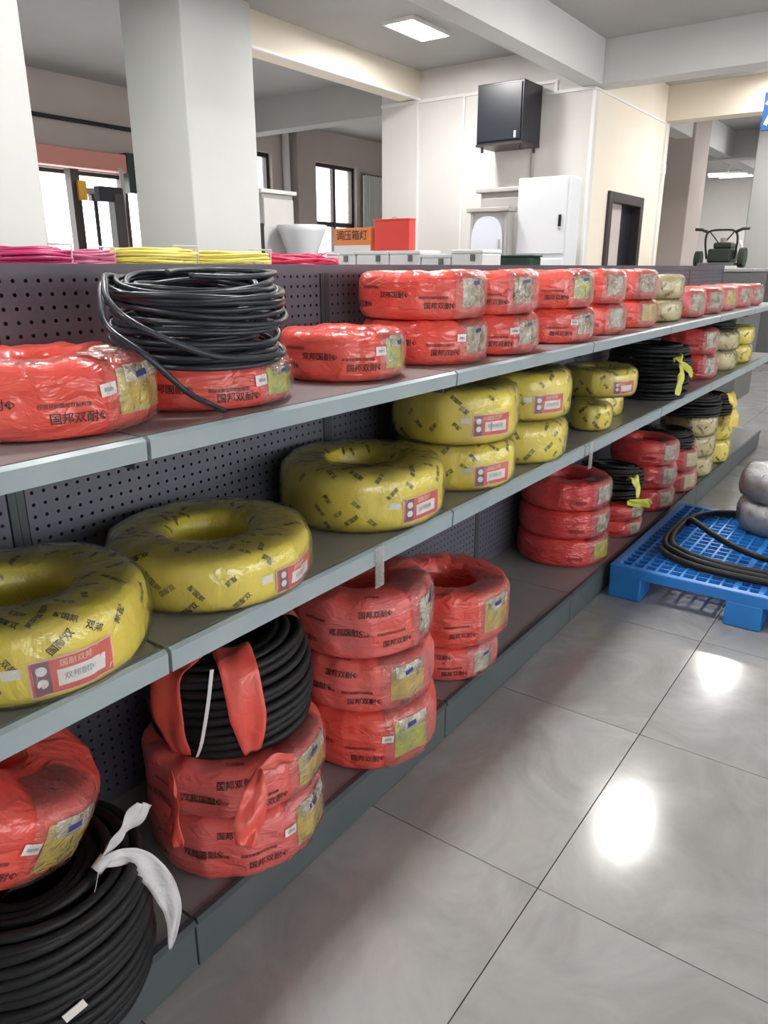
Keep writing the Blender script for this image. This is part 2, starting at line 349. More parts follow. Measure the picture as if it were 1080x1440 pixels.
for i, (x0, x1) in enumerate(FILL_OPENINGS):  # frames and panes for the added fill openings
    w = struct(empty('window_%d' % (4+i), (x0, -5.1, .75)), ['window behind the viewer', 'window facing the near shelf bays', 'window facing the far shelf bays', 'window facing the doorway wall'][i] + ' across the aisle, added unseen for fill light', 'window'); L = x1-x0
    for a, b in [((0, 0, 0), (.06, .06, 2)), ((L-.06, 0, 0), (L, .06, 2)), ((.06, 0, 0), (L-.06, .06, .06)), ((.06, 0, 1.94), (L-.06, .06, 2))]: B('window_frame', a, b, 'dark', w)
    B('mullion', (L/2-.03, 0, .06), (L/2+.03, .06, 1.94), 'dark', w); B('pane', (.06, .025, .06), (L/2-.03, .031, 1.94), 'pane', w); B('pane', (L/2+.03, .025, .06), (L-.06, .031, 1.94), 'pane', w)
window(1, 7.55, 8.42, 1.0, 2.90, 1.95, [.4], 'dark framed window half hidden behind the free-standing column')
window(2, 9.25, 10.36, 1.0, 2.89, 2.03, [.56], 'dark framed two-sash window above the red box')
# storefront opening
w = struct(empty('window_3', (3.9, YW+.06, .05)), 'wide bright glazed entrance between the two columns', 'window')
for x in (0, 2.02, 2.29): B('post', (x, 0, 0), (x+.09, .08, 2.35), 'dark', w)
for a, b in ((.09, 2.02), (2.11, 2.29)):
    B('pane', (a, .03, 0), (b, .037, 2.35), 'pane', w); B('rail', (a, .01, 2.31), (b, .07, 2.35), 'dark', w)
hd_ = tag(B('shutter_box', (4.5, YW-.16, 2.41), (5.87, YW-.005, 2.60), 'salmon', bevel=.012), 'salmon shutter box above the glazed entrance', 'shutter box')
B('end_cap', (5.87, YW-.17, 2.20), (6.25, YW-.005, 2.62), 'green', hd_)
p = MB().tube([(3.0, YW-.05, 2.895), (7.2, YW-.05, 2.885)], .022, 8).build('ceiling_pipe', 'void', None, True); tag(p, 'thin black pipe along the top of the back wall', 'pipe')
p = MB().tube([(8.66, YW-.05, 0), (8.66, YW-.05, CEIL)], .055, 12).build('drain_pipe', 'trimw', None, True); tag(p, 'white vertical drain pipe between the two dark windows', 'pipe')
struct(B('trim_10', (8.78, YW-.16, 0), (9.18, YW-.0005, CEIL), 'tan'), 'tan wall pier left of the two-sash window', 'pier')
cu = empty('curtain', (10.45, YW-.08, .3)); tag(cu, 'gathered pale curtain right of the two-sash window', 'curtain')
pts = []
for i in range(61):
    x = i/60*.62; yy = .035*math.sin(i*.9)+.01*math.sin(i*2.3)
    for z in (0, 1.2, 2.5): pts.append((x, yy*(1-.1*z), z))
MB().grid(pts, 61, 3).build('cloth', 'beam', cu, True)
MB().cyl((-.05, 0, 2.5), (.7, 0, 2.5), .012, 8).build('rod', 'dark', cu)
# columns
def column(x0, x1, y0, y1, m, label):
    c = B('column', (x0, y0, 0), (x1, y1, CEIL), m, bevel=.012); return struct(c, label, 'column')
column(1.08, 1.785, 2.92, 3.62, 'column', 'bright white column at the left edge of the photo')
column(4.13, 4.835, 4.75, 5.43, 'column', 'wide free-standing pale column behind the shelves')
column(10.95, 11.7, 2.95, 3.62, 'tan', 'tan column just beyond the doorway wall')
cc = column(12.6, 13.3, 1.75, 2.53, 'column', 'pale column at the right edge beyond the machine')
MB().box((12.55, 1.7, 0), (13.35, 2.58, 1.36)).build('painted_base', 'greybox', cc)
# ---- ceiling lamps
def lamp(x, y, label):
    L = tag(empty('ceiling_light', (x, y, CEIL)), label, 'ceiling light', 'oblong ceiling lights')
    mb = MB(); q = .30; e = .28; r = .155; u = .135
    for a, b in [((-q, -r, -.03), (-e, r, 0)), ((e, -r, -.03), (q, r, 0)), ((-e, -r, -.03), (e, -u, 0)), ((-e, u, -.03), (e, r, 0))]: mb.box(a, b)
    mb.build('frame', 'trimw', L); B('diffuser', (-e, -u, -.024), (e, u, -.006), 'lampglow', L, .004)
for x, n in ((-1.47, 'ceiling light above the floor left of the shelf row'), (2.10, 'ceiling light above the second stack of red coils'), (5.67, 'ceiling light mirrored as the bright spot on the aisle floor'), (9.24, 'ceiling light in front of the dark framed doorway'), (12.3, 'ceiling light beyond the machine with handlebars'), (15.8, 'ceiling light nearest the far end wall')):
    lamp(x, 1.44, n)
lamp(6.12, 4.05, 'glowing oblong ceiling light between the grey and the cream beam')
lamp(16.6, 4.6, 'added fill light above the far tube lights')  # added lamp, brightens the far end of the room
lamp(17.4, 2.6, 'added fill light facing the far end wall beyond the tan column')  # another added lamp, lifts the grey far wall
lamp(14.9, -.6, 'added fill light right of the far pale column')  # lamp added out of view to brighten the far area
lamp(2.55, 4.05, 'oblong ceiling light behind the bright left column')
for i, (yy, zz, xx) in enumerate([(3.55, 3.12, 17.2), (3.6, 3.2, 18.3)]):
    t = tag(empty('tube_light', (xx, yy, zz)), 'far fluorescent tube %s' % ('nearer the tan column' if i == 0 else 'closest to the far end wall'), 'tube light', 'far tube lights')
    B('housing', (-.03, 0, .02), (.03, .75, .06), 'trimw', t); MB().cyl((0, .02, 0), (0, .73, 0), .018, 8).build('tube', 'tube', t)
    B('hanger', (-.005, .36, .06), (.005, .38, CEIL-zz), 'trimw', t)

# ================================================================ THE SHELF ROW
UNIT = .98; X0 = .735-.98; NB = 7; YF = 1.0; YB = 1.445
ZT, ZM, ZB = 1.128, .745, .13
def perforated():
    """steel back panel with real punched holes, 26 mm pitch"""
    mb = MB(); p = .026; nx = 36; nz = 47; w = UNIT-.04; mx = (w-nx*p)/2; z0 = .155
    hr = .0042; W8 = [(-.5, -.5), (0, -.5), (.5, -.5), (.5, 0), (.5, .5), (0, .5), (-.5, .5), (-.5, 0)]
    idx = {}
    def vid(x, y, z):
        k = (round(x, 5), round(y, 5), round(z, 5))
        if k not in idx: idx[k] = len(mb.v); mb.v.append((x, y, z))
        return idx[k]
    for i in range(nx):
        for j in range(nz):
            cx = mx+(i+.5)*p; cz = z0+(j+.5)*p
            o = [vid(cx+a*p, 0, cz+b*p) for a, b in W8]
            q = [vid(cx+hr*math.cos(math.atan2(b, a)), 0, cz+hr*math.sin(math.atan2(b, a))) for a, b in W8]
            for k in range(8): n = (k+1) % 8; mb.f.append((o[k], o[n], q[n], q[k]))
    zt = z0+nz*p
    mb.box((0, 0, z0), (mx, .004, zt)); mb.box((w-mx, 0, z0), (w, .004, zt)); mb.box((0, 0, zt), (w, .02, 1.385)); mb.box((0, 0, .10), (w, .02, z0))
    return mb
bayn = ['leftmost grey shelving bay, cut by the left frame edge', 'second grey shelving bay from the left, under the loose black cable coil', 'third grey shelving bay from the left', 'fourth grey shelving bay from the left, beside the blue pallet',
        'fifth grey shelving bay from the left', 'sixth grey shelving bay from the left', 'farthest grey shelving bay at the right frame edge']
def shelf_mesh(z, lip):
    mb = MB(); g = .004
    mb.box((g, YF+.018, z-.026), (UNIT-g, YB, z))
    return mb
def lip_mesh(z, h):
    mb = MB(); g = .004
    mb.prism([(YF+.018, z-.002), (YF+.004, z+.002), (YF-.004, z-.004), (YF-.002, z-h), (YF+.018, z-h)], g, UNIT-g); return mb
cache = {}
def part(key, fn, name, m, parent, bevel=0):
    if key not in cache: cache[key] = fn().build(name, m, parent, bevel=bevel); return cache[key]
    c = cache[key].copy(); C.objects.link(c); c.parent = parent; return c
for k in range(NB):
    b = tag(empty('shelving_bay', (X0+k*UNIT, 0, 0)), bayn[k], 'shelf', 'bays of the long grey shelf row')
    bp = part('panel', perforated, 'back_panel', 'slate', b); bp.location = (.02, YB, 0)
    part('core', lambda: MB().box((.02, YB+.014, .1), (UNIT-.02, YB+.022, 1.38)), 'panel_core', 'void', b)
    part('rail', lambda: MB().box((0, YB-.004, 1.372), (UNIT, YB+.03, 1.396)), 'top_rail', 'slate', b)
    part('upright', lambda: MB().box((UNIT-.017, YB-.002, 0), (UNIT-.0005, YB+.04, 1.38)), 'upright', 'post', b)
    part('upright2', lambda: MB().box((.0005, YB-.002, 0), (.017, YB+.04, 1.38)), 'upright', 'post', b)
    part('bracket1', lambda: MB().box((.0, YF+.04, ZT-.06), (.004, YB, ZT-.004)), 'bracket', 'post', b)
    part('bracket2', lambda: MB().box((.0, YF+.04, ZM-.06), (.004, YB, ZM-.004)), 'bracket', 'post', b)
    for z, h, kk in ((ZT, .036, 't'), (ZM, .045, 'm')):
        sh = part('shelf'+kk, lambda: shelf_mesh(z, h), 'shelf', 'shelf', b)
        part('lip'+kk, lambda: lip_mesh(z, h), 'shelf_edge', 'lip', sh)
    sh = part('deck', lambda: MB().box((.003, YF+.012, ZB-.02), (UNIT-.003, YB, ZB)), 'base_deck', 'shelf', b)
    part('decklip', lambda: MB().prism([(YF+.012, ZB-.012), (YF+.012, ZB+.004), (YF-.002, ZB+.004), (YF-.004, ZB-.012)], .003, UNIT-.003), 'deck_edge', 'post', sh)
    part('kick', lambda: MB().box((.002, YF+.002, .004), (UNIT-.002, YF+.016, ZB-.012)), 'kick_plate', 'kick', b, .002)
    part('foot', lambda: MB().box((.001, YF+.0165, 0), (.03, YB, .035)), 'base_foot', 'post', b)

# ================================================================ WRAPPED COILS
class Ring:
    """a wrapped cable coil: superellipse section swept round, gently uneven"""
    def __init__(s, R, h, rin, n=3.6, seed=0, amp=.003, hole=1.0):
        s.R = R; s.h = h; s.rin = rin; rnd = random.Random(seed); s.amp = amp
        s.waves = [(rnd.randint(2, 15), rnd.uniform(0, 6.3), rnd.uniform(-14, 14), rnd.uniform(.35, 1)) for _ in range(7)]
        s.cr = [(rnd.uniform(0, 6.283), rnd.uniform(-2.5, 2.5), rnd.uniform(.012, .03), rnd.uniform(-.0022, .003)) for _ in range(16)]
        s.nb = rnd.randint(11, 15); s.bp = rnd.random(); s.band = .0022
        rc = (R+rin)/2; a = (R-rin)/2; b = h/2; s.prof = []
        for k in range(97):
            t = -PI/2+2*PI*k/96; c, q = math.cos(t), math.sin(t)
            s.prof.append((rc+a*math.copysign(abs(c)**(2/n), c), b+b*math.copysign(abs(q)**(2/n), q)))
        s.L = [0]
        for k in range(96): s.L.append(s.L[-1]+math.dist(s.prof[k], s.prof[k+1]))
        # arc length where the outer wall is halfway up
        s.mid = np.interp(b, [p[1] for p in s.prof[:49]], s.L[:49]); s.LA = np.array(s.L); s.PR = np.array([p[0] for p in s.prof]); s.PZ = np.array([p[1] for p in s.prof])
        s.top = s.L[48]
    def at(s, th, l, off=0):
        l = l % s.L[-1]
        r = np.interp(l, s.LA, s.PR); z = np.interp(l, s.LA, s.PZ)
        r2 = np.interp((l+.004) % s.L[-1], s.LA, s.PR); z2 = np.interp((l+.004) % s.L[-1], s.LA, s.PZ)
        dr, dz = r2-r, z2-z; q = math.hypot(dr, dz) or 1; nr, nz = dz/q, -dr/q
        d = sum(A*math.sin(f*th+p+kz*l) for f, p, kz, A in s.waves)/3*s.amp
        for c0, sl, w, A in s.cr:
            e = ((th-c0-sl*l+PI) % (2*PI)-PI)/w
            if abs(e) < 3: d += A*math.exp(-e*e)
        d += s.band*(((th/(2*PI)*s.nb+s.bp+.25*math.sin(l*9)) % 1)-.5)
        d *= min(1, (r/s.R)**1.5)
        if z < .012: d = 0
        d += off
        return ((r+nr*d)*math.cos(th), (r+nr*d)*math.sin(th), max(z+nz*d, 0.0 if off == 0 else .0005))
    def body(s, name, m, parent, nt=72, off=0, npf=34, lo=None, hi=None, t0=0, t1=2*PI):
        mb = MB(); full = (t1-t0) > 6.28; pts = []
        lo = 0 if lo is None else lo; hi = s.L[-1] if hi is None else hi; wrapv = (hi-lo) >= s.L[-1]-1e-6
        for i in range(nt):
            th = t0+(t1-t0)*i/(nt if full else nt-1)
            for j in range(npf): pts.append(s.at(th, lo+(hi-lo)*j/(npf if wrapv else npf-1), off))
        mb.grid(pts, nt, npf, full, wrapv); return mb.build(name, m, parent, True)
    def patch(s, name, th, l, w, hh, m, parent, off=.002, rot=0, nu=9, nv=5, rough=0, seed=0):
        rnd = random.Random(seed); pts = []; c, q = math.cos(rot), math.sin(rot)
        for i in range(nu):
            for j in range(nv):
                a = (i/(nu-1)-.5)*w; b = (j/(nv-1)-.5)*hh; x = a*c-b*q; y = a*q+b*c
                pts.append(s.at(th+x/s.R, l+y, off+rough*rnd.random()))
        n0 = len(pts); mb = MB().grid(pts, nu, nv)
        return mb.build(name, m, parent, True)
    def disc(s, name, th, l, r, m, parent, off):
        mb = MB(); mb.v = [s.at(th, l, off)]+[s.at(th+r*math.cos(k*PI/6)/s.R, l+r*math.sin(k*PI/6), off) for k in range(12)]
        mb.f = [(0, 1+k, 1+(k+1) % 12) for k in range(12)]; return mb.build(name, m, parent)
    def text(s, mb, txt, th, l, size, rot=0, off=.0016, bold=.012):
        v, f = glyph(txt, bold); n = len(mb.v); c, q = math.cos(rot), math.sin(rot)
        for a, b in v:
            a *= size; b *= size; x = a*c-b*q; y = a*q+b*c; mb.v.append(s.at(th+x/s.R, l+y, off))
        mb.f += [tuple(n+i for i in p) for p in f]

D = math.radians
def red_coil(x, y, z, R, h, label, m='red', lab=290, seed=1, rin=None, detail=2, card='card', sticker=True, group='red film-wrapped cable coils', tilt=(0, 0, 0), n=4.2, film=True):
    root = tag(empty('red_cable_coil', (x, y, z), tilt), label, 'cable coil', group)
    g = Ring(R, h, rin or R*.36, n, seed, .0045); rnd = random.Random(seed*7+1); th = D(lab)
    g.body('film_wrap', m, root, 132 if detail > 1 else 60, 0, 34 if detail > 1 else 24)
    # shallow bundle seen at the bottom of the eye
    pts = [(g.rin*1.04*f*math.cos(k*PI/12), g.rin*1.04*f*math.sin(k*PI/12), h*.45+.01*math.sin(k*1.7+f*9)) for k in range(24) for f in (.02, .5, 1)]
    MB().grid(pts, 24, 3, True).build('folded_film', m, root, True)
    # wrinkled clear patch with the card behind it
    wC = .58*R; hc = h*.6; mid = g.mid
    if film: g.body('clear_film', 'film2', root, 22, .0045, 16, mid-h*.46, g.top+.02, th-.42*(1), th+.52)
    lc = g.patch('label_card', th, mid+h*.06, wC, hc*.98, card, root, .0022, 0, 11, 6, .0012, seed)
    if detail > 1 and card != 'glintfilm': g.patch('glint_strip', th+.04, mid+h*.06+hc*.36, wC*.9, hc*.34, 'glintfilm', lc, .0036, 0, 9, 3, .001, seed+3)  # clear film strip with glints in its colour
    if detail > 1: g.patch('blue_mark', th-.01, mid+h*.06+hc*.33, wC*.26, hc*.12, 'blue', lc, .005, .12, 5, 3)
    if sticker and detail > 1:
        st = g.patch('price_sticker', th-wC/R/2-.10, mid+h*.12, .031, .02, 'white', root, .003, rnd.uniform(-.1, .1))
        g.patch('barcode_print', th-wC/R/2-.10, mid+h*.12, .018, .006, 'grey', st, .0038)
    if detail > 1:
        def T(txt, t, l, size, rot=0, mm='ink'):
            mb = MB(); g.text(mb, txt, t, l, size, rot); mb.build('printed_text', mm, root)
        T('国邦双耐®', th-.66, mid-h*.20, .0185); T('双邦国耐®', th-1.36, mid+h*.02, .0185, rnd.uniform(-.04, .04)); T('国邦双耐®', th-2.0, mid-h*.18, .0185)
        if m == 'pink':
            T('国邦双耐®', th-.98, mid+h*.30, .0185); T('邦国双耐国邦双耐邦国双耐', th-1.3, mid-h*.03, .0075); T('国邦双耐®', th+.05, mid-h*.34, .016)
        T('邦国双耐国邦双耐邦国', th-.76, mid-h*.03, .008); T('国邦双耐双邦国邦', th-1.8, mid+h*.17, .008); T('双邦国耐', th-1.0, g.top-.03, .012)
    if detail == 1:
        mb = MB(); g.text(mb, '国邦双耐', th-.75, mid-h*.15, .017); mb.build('printed_text', 'redink', root)
    return root

def yellow_coil(x, y, z, R, h, label, lab=285, seed=1, rin=None, detail=2, m='yellow', group='yellow film-wrapped cable coils', tag_label=True, n=3.9):
    root = tag(empty('yellow_cable_coil', (x, y, z)), label, 'cable coil', group)
    g = Ring(R, h, rin or R*.40, n, seed, .0035); rnd = random.Random(seed*11+3); th = D(lab); mid = g.mid
    g.body('film_wrap', m, root, 132 if detail > 1 else 60, 0, 36 if detail > 1 else 24)
    mb = MB(); step = .034; k = 0
    words = ['双邦', '国耐双', '邦耐', '耐国邦']
    nT = int(2*PI*R/.052); l0 = g.mid-h*.36; l1 = g.top+(R-g.rin)*.48
    for i in range(nT):
        l = l0+rnd.uniform(0, .02); j = 0
        while l < l1:
            t = i/nT*2*PI+rnd.uniform(-.05, .05)+(j % 2)*.12
            dth = abs((t-th+PI) % (2*PI)-PI)
            if not (tag_label and dth < .075/R*.98+.06 and abs(l-(mid-h*.12)) < h*.36) and rnd.random() < .52:
                g.text(mb, words[rnd.randrange(4)], t, l, rnd.uniform(.012, .0165), (.75 if (i+j) % 2 else -.8)+rnd.uniform(-.2, .2), .0013, .022)
            l += rnd.uniform(.030, .044); j += 1
        if detail < 2 and i % 2: continue
    mb.build('printed_marks', 'yink', root)['kind'] = 'stuff'
    if tag_label:
        lw = min(.135, R*.70); lh = min(h*.46, .066); ll = mid-h*.12; sc = lw/.135
        lb = g.patch('product_label', th, ll, lw, lh, 'labedge', root, .003, .02, 15, 5)
        g.patch('label_ground', th, ll, lw-.006, lh-.006, 'lab', lb, .0038, .02, 15, 5)
        g.patch('label_band', th-lw*.36/R, ll, lw*.18, lh-.008, 'purple', lb, .0044, .02, 5, 5)
        g.disc('round_mark', th-lw*.36/R, ll+lh*.2, lh*.13, 'white', lb, .0052); g.disc('round_mark', th-lw*.36/R, ll-lh*.14, lh*.13, 'white', lb, .0052)
        g.patch('white_panel', th+lw*.08/R, ll-lh*.06, lw*.56, lh*.44, 'white', lb, .0046, .02, 11, 4)
        if detail > 1:
            t = MB(); g.text(t, '双邦耐国', th+lw*.05/R, ll-lh*.06, lh*.2, .02, .0054); t.build('panel_print', 'grey', lb)
            t = MB(); g.text(t, '国耐双邦', th+lw*.02/R, ll+lh*.31, lh*.2, .02, .0047); t.build('heading_print', 'labedge', lb)
            st = g.patch('price_sticker', th-(lw*.5+.022)/R, ll+lh*.25, .027, .017, 'white', root, .003)
    g.body('shrink_film', 'film', root, 56, .0065, 30)
    return root

# ---- top shelf
R2 = 'lower coil'; 
red_coil(.711, 1.243, ZT, .19, .124, 'large red wrapped coil at the left frame edge of the top shelf', lab=292, seed=2)
red_coil(1.05, 1.222, ZT, .185, .088, 'red wrapped coil under the loose black cable on the top shelf', lab=288, seed=3, card='greencard')
red_coil(1.495, 1.204, ZT, .157, .118, 'single red wrapped coil right of the loose black cable coil, top shelf', lab=276, seed=4, card='greencard')
tops = [(1.90, 1.22, .18, 'first', 270), (2.215, 1.185, .165, 'second', 262), (2.675, 1.185, .172, 'third', 262), (3.075, 1.195, .168, 'fourth', 255), (3.53, 1.206, .17, 'fifth', 252)]
for i, (x, y, R, n, la) in enumerate(tops):
    dt = 2 if i < 3 else 1
    red_coil(x, y, ZT, R, .122, 'lower red coil of the %s two-high stack on the top shelf' % n, lab=la, seed=10+i, detail=dt, card=['glintfilm', 'glintfilm', 'glintfilm', 'glintfilm', 'card'][i])
    red_coil(x-.012 if i else x+.0, y+.01, ZT+.122, R+.004, .128, 'upper red coil of the %s two-high stack on the top shelf' % n, lab=la-4, seed=20+i, detail=dt, sticker=False, card=['glintfilm', 'glintfilm', 'greencard', 'glintfilm', 'glintfilm'][i])
yellow_coil(3.99, 1.216, ZT, .165, .11, 'lower pale yellow coil of the two-high stack at the top shelf', 250, 31, detail=1, m='paleyellow', tag_label=False)
yellow_coil(3.99, 1.22, ZT+.11, .168, .11, 'upper pale yellow coil of the two-high stack at the top shelf', 250, 32, detail=1, m='paleyellow', tag_label=False)
fars = [(4.40, 'pink', 'glintfilm', 'nearest'), (4.80, 'shadedred', 'glintfilm', 'second nearest'), (5.18, 'pink', 'card', 'middle, yellow-labelled'), (5.60, 'red', 'glintfilm', 'second farthest'), (6.02, 'red', 'glintfilm', 'farthest')]
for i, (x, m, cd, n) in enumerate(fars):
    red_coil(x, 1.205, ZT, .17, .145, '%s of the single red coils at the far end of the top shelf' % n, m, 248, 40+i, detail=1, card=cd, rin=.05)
# ---- middle shelf
yellow_coil(.587, 1.185, ZM, .2, .137, 'yellow wrapped coil cut by the left frame edge on the middle shelf', 260, 51)
yellow_coil(1.01, 1.19, ZM, .213, .118, 'yellow wrapped coil second from left on the middle shelf, with open eye', 283, 52)
yellow_coil(1.575, 1.205, ZM, .219, .158, 'large single yellow coil left of the first yellow stack, middle shelf', 262, 53)
yellow_coil(2.02, 1.175, ZM, .19, .142, 'lower yellow coil of the first stack on the middle shelf', 248, 54)
yellow_coil(2.02, 1.18, ZM+.142, .194, .165, 'upper yellow coil of the first stack on the middle shelf', 246, 55)
yellow_coil(2.42, 1.16, ZM, .178, .142, 'lower yellow coil of the second stack on the middle shelf', 244, 56, tag_label=False)
yellow_coil(2.45, 1.175, ZM+.142, .182, .165, 'upper yellow coil of the second stack on the middle shelf', 244, 57)
yellow_coil(3.02, 1.11, ZM, .085, .105, 'smallest yellow coil under the pale film-wrapped coil, middle shelf', 235, 58, detail=1, tag_label=False, rin=.025)
yellow_coil(3.36, 1.22, ZM, .125, .105, 'short yellow coil behind the smallest one, middle shelf', 240, 59, detail=1, tag_label=False)
yellow_coil(3.30, 1.19, ZM+.105, .165, .12, 'pale film-wrapped yellow coil lying across two smaller coils', 244, 60, detail=1)
red_coil(4.86, 1.19, ZM, .16, .15, 'lower shaded red coil behind the black coil with green tie, middle shelf', 'shadedred', 245, 61, detail=1, card='glintfilm')
red_coil(4.84, 1.20, ZM+.15, .165, .15, 'upper shaded red coil behind the black coil with green tie, middle shelf', 'shadedred', 245, 62, detail=1, card='glintfilm')
yellow_coil(5.35, 1.19, ZM, .165, .13, 'lower yellow coil at the far right of the middle shelf', 245, 63, detail=1, m='paleyellow', tag_label=False)
yellow_coil(5.36, 1.19, ZM+.13, .165, .12, 'upper yellow coil at the far right of the middle shelf', 245, 64, detail=1, m='paleyellow', tag_label=False)
yellow_coil(5.85, 1.19, ZM, .165, .13, 'lower yellow coil in the last bay of the middle shelf', 245, 65, detail=1, tag_label=False)
yellow_coil(5.85, 1.19, ZM+.13, .165, .12, 'upper yellow coil in the last bay of the middle shelf', 245, 66, detail=1, tag_label=False)
# ---- bottom deck
red_coil(.99, 1.138, ZB, .20, .158, 'bottom red coil under the strapped black coil, bottom shelf', 'pink', 283, 71)
red_coil(.995, 1.14, ZB+.158, .203, .118, 'red coil directly beneath the strapped black coil, bottom shelf', 'pink', 285, 72, sticker=False)
red_coil(1.455, 1.105, ZB, .192, .172, 'bottom coil of the three-high red stack beside the strapped black coil', 'red', 255, 73, card='greencard')
red_coil(1.45, 1.11, ZB+.172, .188, .148, 'middle coil of the three-high red stack beside the strapped black coil', 'pink', 255, 74, sticker=False)
red_coil(1.455, 1.125, ZB+.32, .192, .165, 'top coil of the three-high red stack beside the strapped black coil', 'pink', 285, 75, card='glintfilm', sticker=False)
red_coil(1.95, 1.15, ZB, .172, .115, 'flat pale red coil beneath the bright red open coil, bottom shelf', 'pink', 260, 76, card='glintfilm', sticker=False)
red_coil(1.975, 1.165, ZB+.115, .205, .185, 'bright red coil with open eye on top of a flatter coil, bottom shelf', 'red', 264, 77, rin=.095, sticker=False)
for k, n in enumerate(('bottom', 'middle', 'top')):
    red_coil(3.10, 1.22, ZB+.128*k, .203-.003*k, .128, '%s coil of the shaded red three-high stack opposite the pallet' % n, 'shadedred', 262, 80+k, detail=1 if k else 1, card='glintfilm' if k else 'greencard', rin=.085)
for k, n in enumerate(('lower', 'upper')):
    red_coil(3.56, 1.16, ZB+.085*k, .155, .085, '%s red coil beneath the black coil with yellow tie, bottom shelf' % n, 'shadedred', 255, 84+k, detail=1, card='glintfilm')
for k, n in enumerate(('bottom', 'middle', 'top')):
    red_coil(4.07-.01*k, 1.17, ZB+.13*k, .175, .13, '%s coil of the farther shaded red three-high stack, bottom shelf' % n, 'shadedred', 250, 87+k, detail=1, card='glintfilm')
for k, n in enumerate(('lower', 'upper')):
    red_coil(4.50, 1.16, ZB+.13*k, .17, .13, '%s red coil just left of the pale yellow stack, bottom shelf' % n, 'shadedred', 250, 91+k, detail=1, card='paleyellow')
for k, n in enumerate(('bottom', 'middle', 'top')):
    yellow_coil(4.92, 1.16, ZB+.13*k, .165, .13, '%s coil of the pale yellow three-high stack, bottom shelf' % n, 250, 94+k, detail=1, m='paleyellow', tag_label=False)
for k, n in enumerate(('lower', 'upper')):
    yellow_coil(5.36, 1.15, ZB+.16*k, .165, .16, '%s yellow coil beneath the tied yellow bag, bottom shelf' % n, 250, 98+k, detail=1, tag_label=False)

# ================================================================ BLACK CABLE COILS
def loop_pts(R, z, rnd, jr, jz, n=52, el=0):
    p = [rnd.uniform(0, 6.3) for _ in range(4)]; a = rnd.uniform(-1, 1)*jr; b = rnd.uniform(-1, 1)*jz
    cx, cy = rnd.uniform(-1, 1)*jr*.6, rnd.uniform(-1, 1)*jr*.6
    out = []
    for k in range(n):
        t = 2*PI*k/n
        r = R+a*math.sin(t+p[0])+.45*jr*math.sin(2*t+p[1])
        out.append((cx+r*math.cos(t), cy+r*math.sin(t), z+b*math.sin(t+p[2])+.4*jz*math.sin(3*t+p[3])))
    return out
def windings(Rin, Rout, h, rc, seed, jr, jz, bulge=.0, sides=7):
    rnd = random.Random(seed); mb = MB(); nz = max(2, int(h/(1.9*rc))); nr = max(2, int((Rout-Rin)/(1.9*rc)))
    for i in range(nz):
        z = rc+(h-2*rc)*i/(nz-1); f = i/(nz-1)*2-1; bo = bulge*(1-f*f)
        js = [0, nr-1] if 0 < i < nz-1 else range(nr)
        for j in js:
            r = Rout-rc-(Rout-Rin-2*rc)*j/(nr-1)
            r = r+(bo if j == 0 else -bo*.5 if j == nr-1 else 0)
            z_ = z-(0 if i < nz-1 else .004*abs(2*j/(nr-1)-1)**2*3)
            mb.tube([(a, b, max(c, rc*.9)) for a, b, c in loop_pts(r, z_, rnd, jr, jz if 0 < i else jz*.3)], rc, sides, True)
    return mb
def black_coil(name, loc, Rin, Rout, h, rc, seed, label, jr=.004, jz=.003, bulge=.01, m='black', rot=(0, 0, 0), group='black cable coils', sides=7):
    root = tag(empty(name, loc, rot), label, 'cable coil', group)
    windings(Rin, Rout, h, rc, seed, jr, jz, bulge, sides).build('cable_windings', m, root, True)
    return root
# loose coil on the top shelf
lo = black_coil('loose_cable_coil', (1.0, 1.165, ZT+.100), .105, .165, .142, .0054, 5, 'loosely wound black cable coil lying on a red coil, top shelf', .008, .0075, 0, 'navyblack', (D(5), D(-2), 0))
def rel(root, pts):
    bpy.context.view_layer.update(); im = root.matrix_world.inverted(); return [im @ Vector(p) for p in pts]
MB().tube(spline(rel(lo, [(.93, 1.30, 1.37), (.86, 1.24, 1.375), (.80, 1.16, 1.362), (.755, 1.09, 1.338), (.75, 1.035, 1.31), (.80, 1.0, 1.275), (.88, .985, 1.245), (.97, .99, 1.235), (1.06, 1.0, 1.232)]), 8), .0054, 8).build('loose_loop', 'navyblack', lo, True)
MB().tube(spline(rel(lo, [(.90, 1.28, 1.365), (.835, 1.22, 1.36), (.775, 1.14, 1.33), (.742, 1.08, 1.296), (.775, 1.03, 1.25), (.835, 1.018, 1.19), (.90, 1.03, 1.155), (.945, 1.045, 1.136)]), 8), .0054, 8).build('cable_tail', 'navyblack', lo, True)
MB().tube(spline(rel(lo, [(.90, 1.06, 1.375), (1.0, 1.03, 1.372), (1.12, 1.07, 1.378), (1.165, 1.15, 1.38), (1.10, 1.22, 1.384), (.98, 1.18, 1.384), (.90, 1.12, 1.38)]), 8), .0054, 8).build('top_loop', 'navyblack', lo, True)
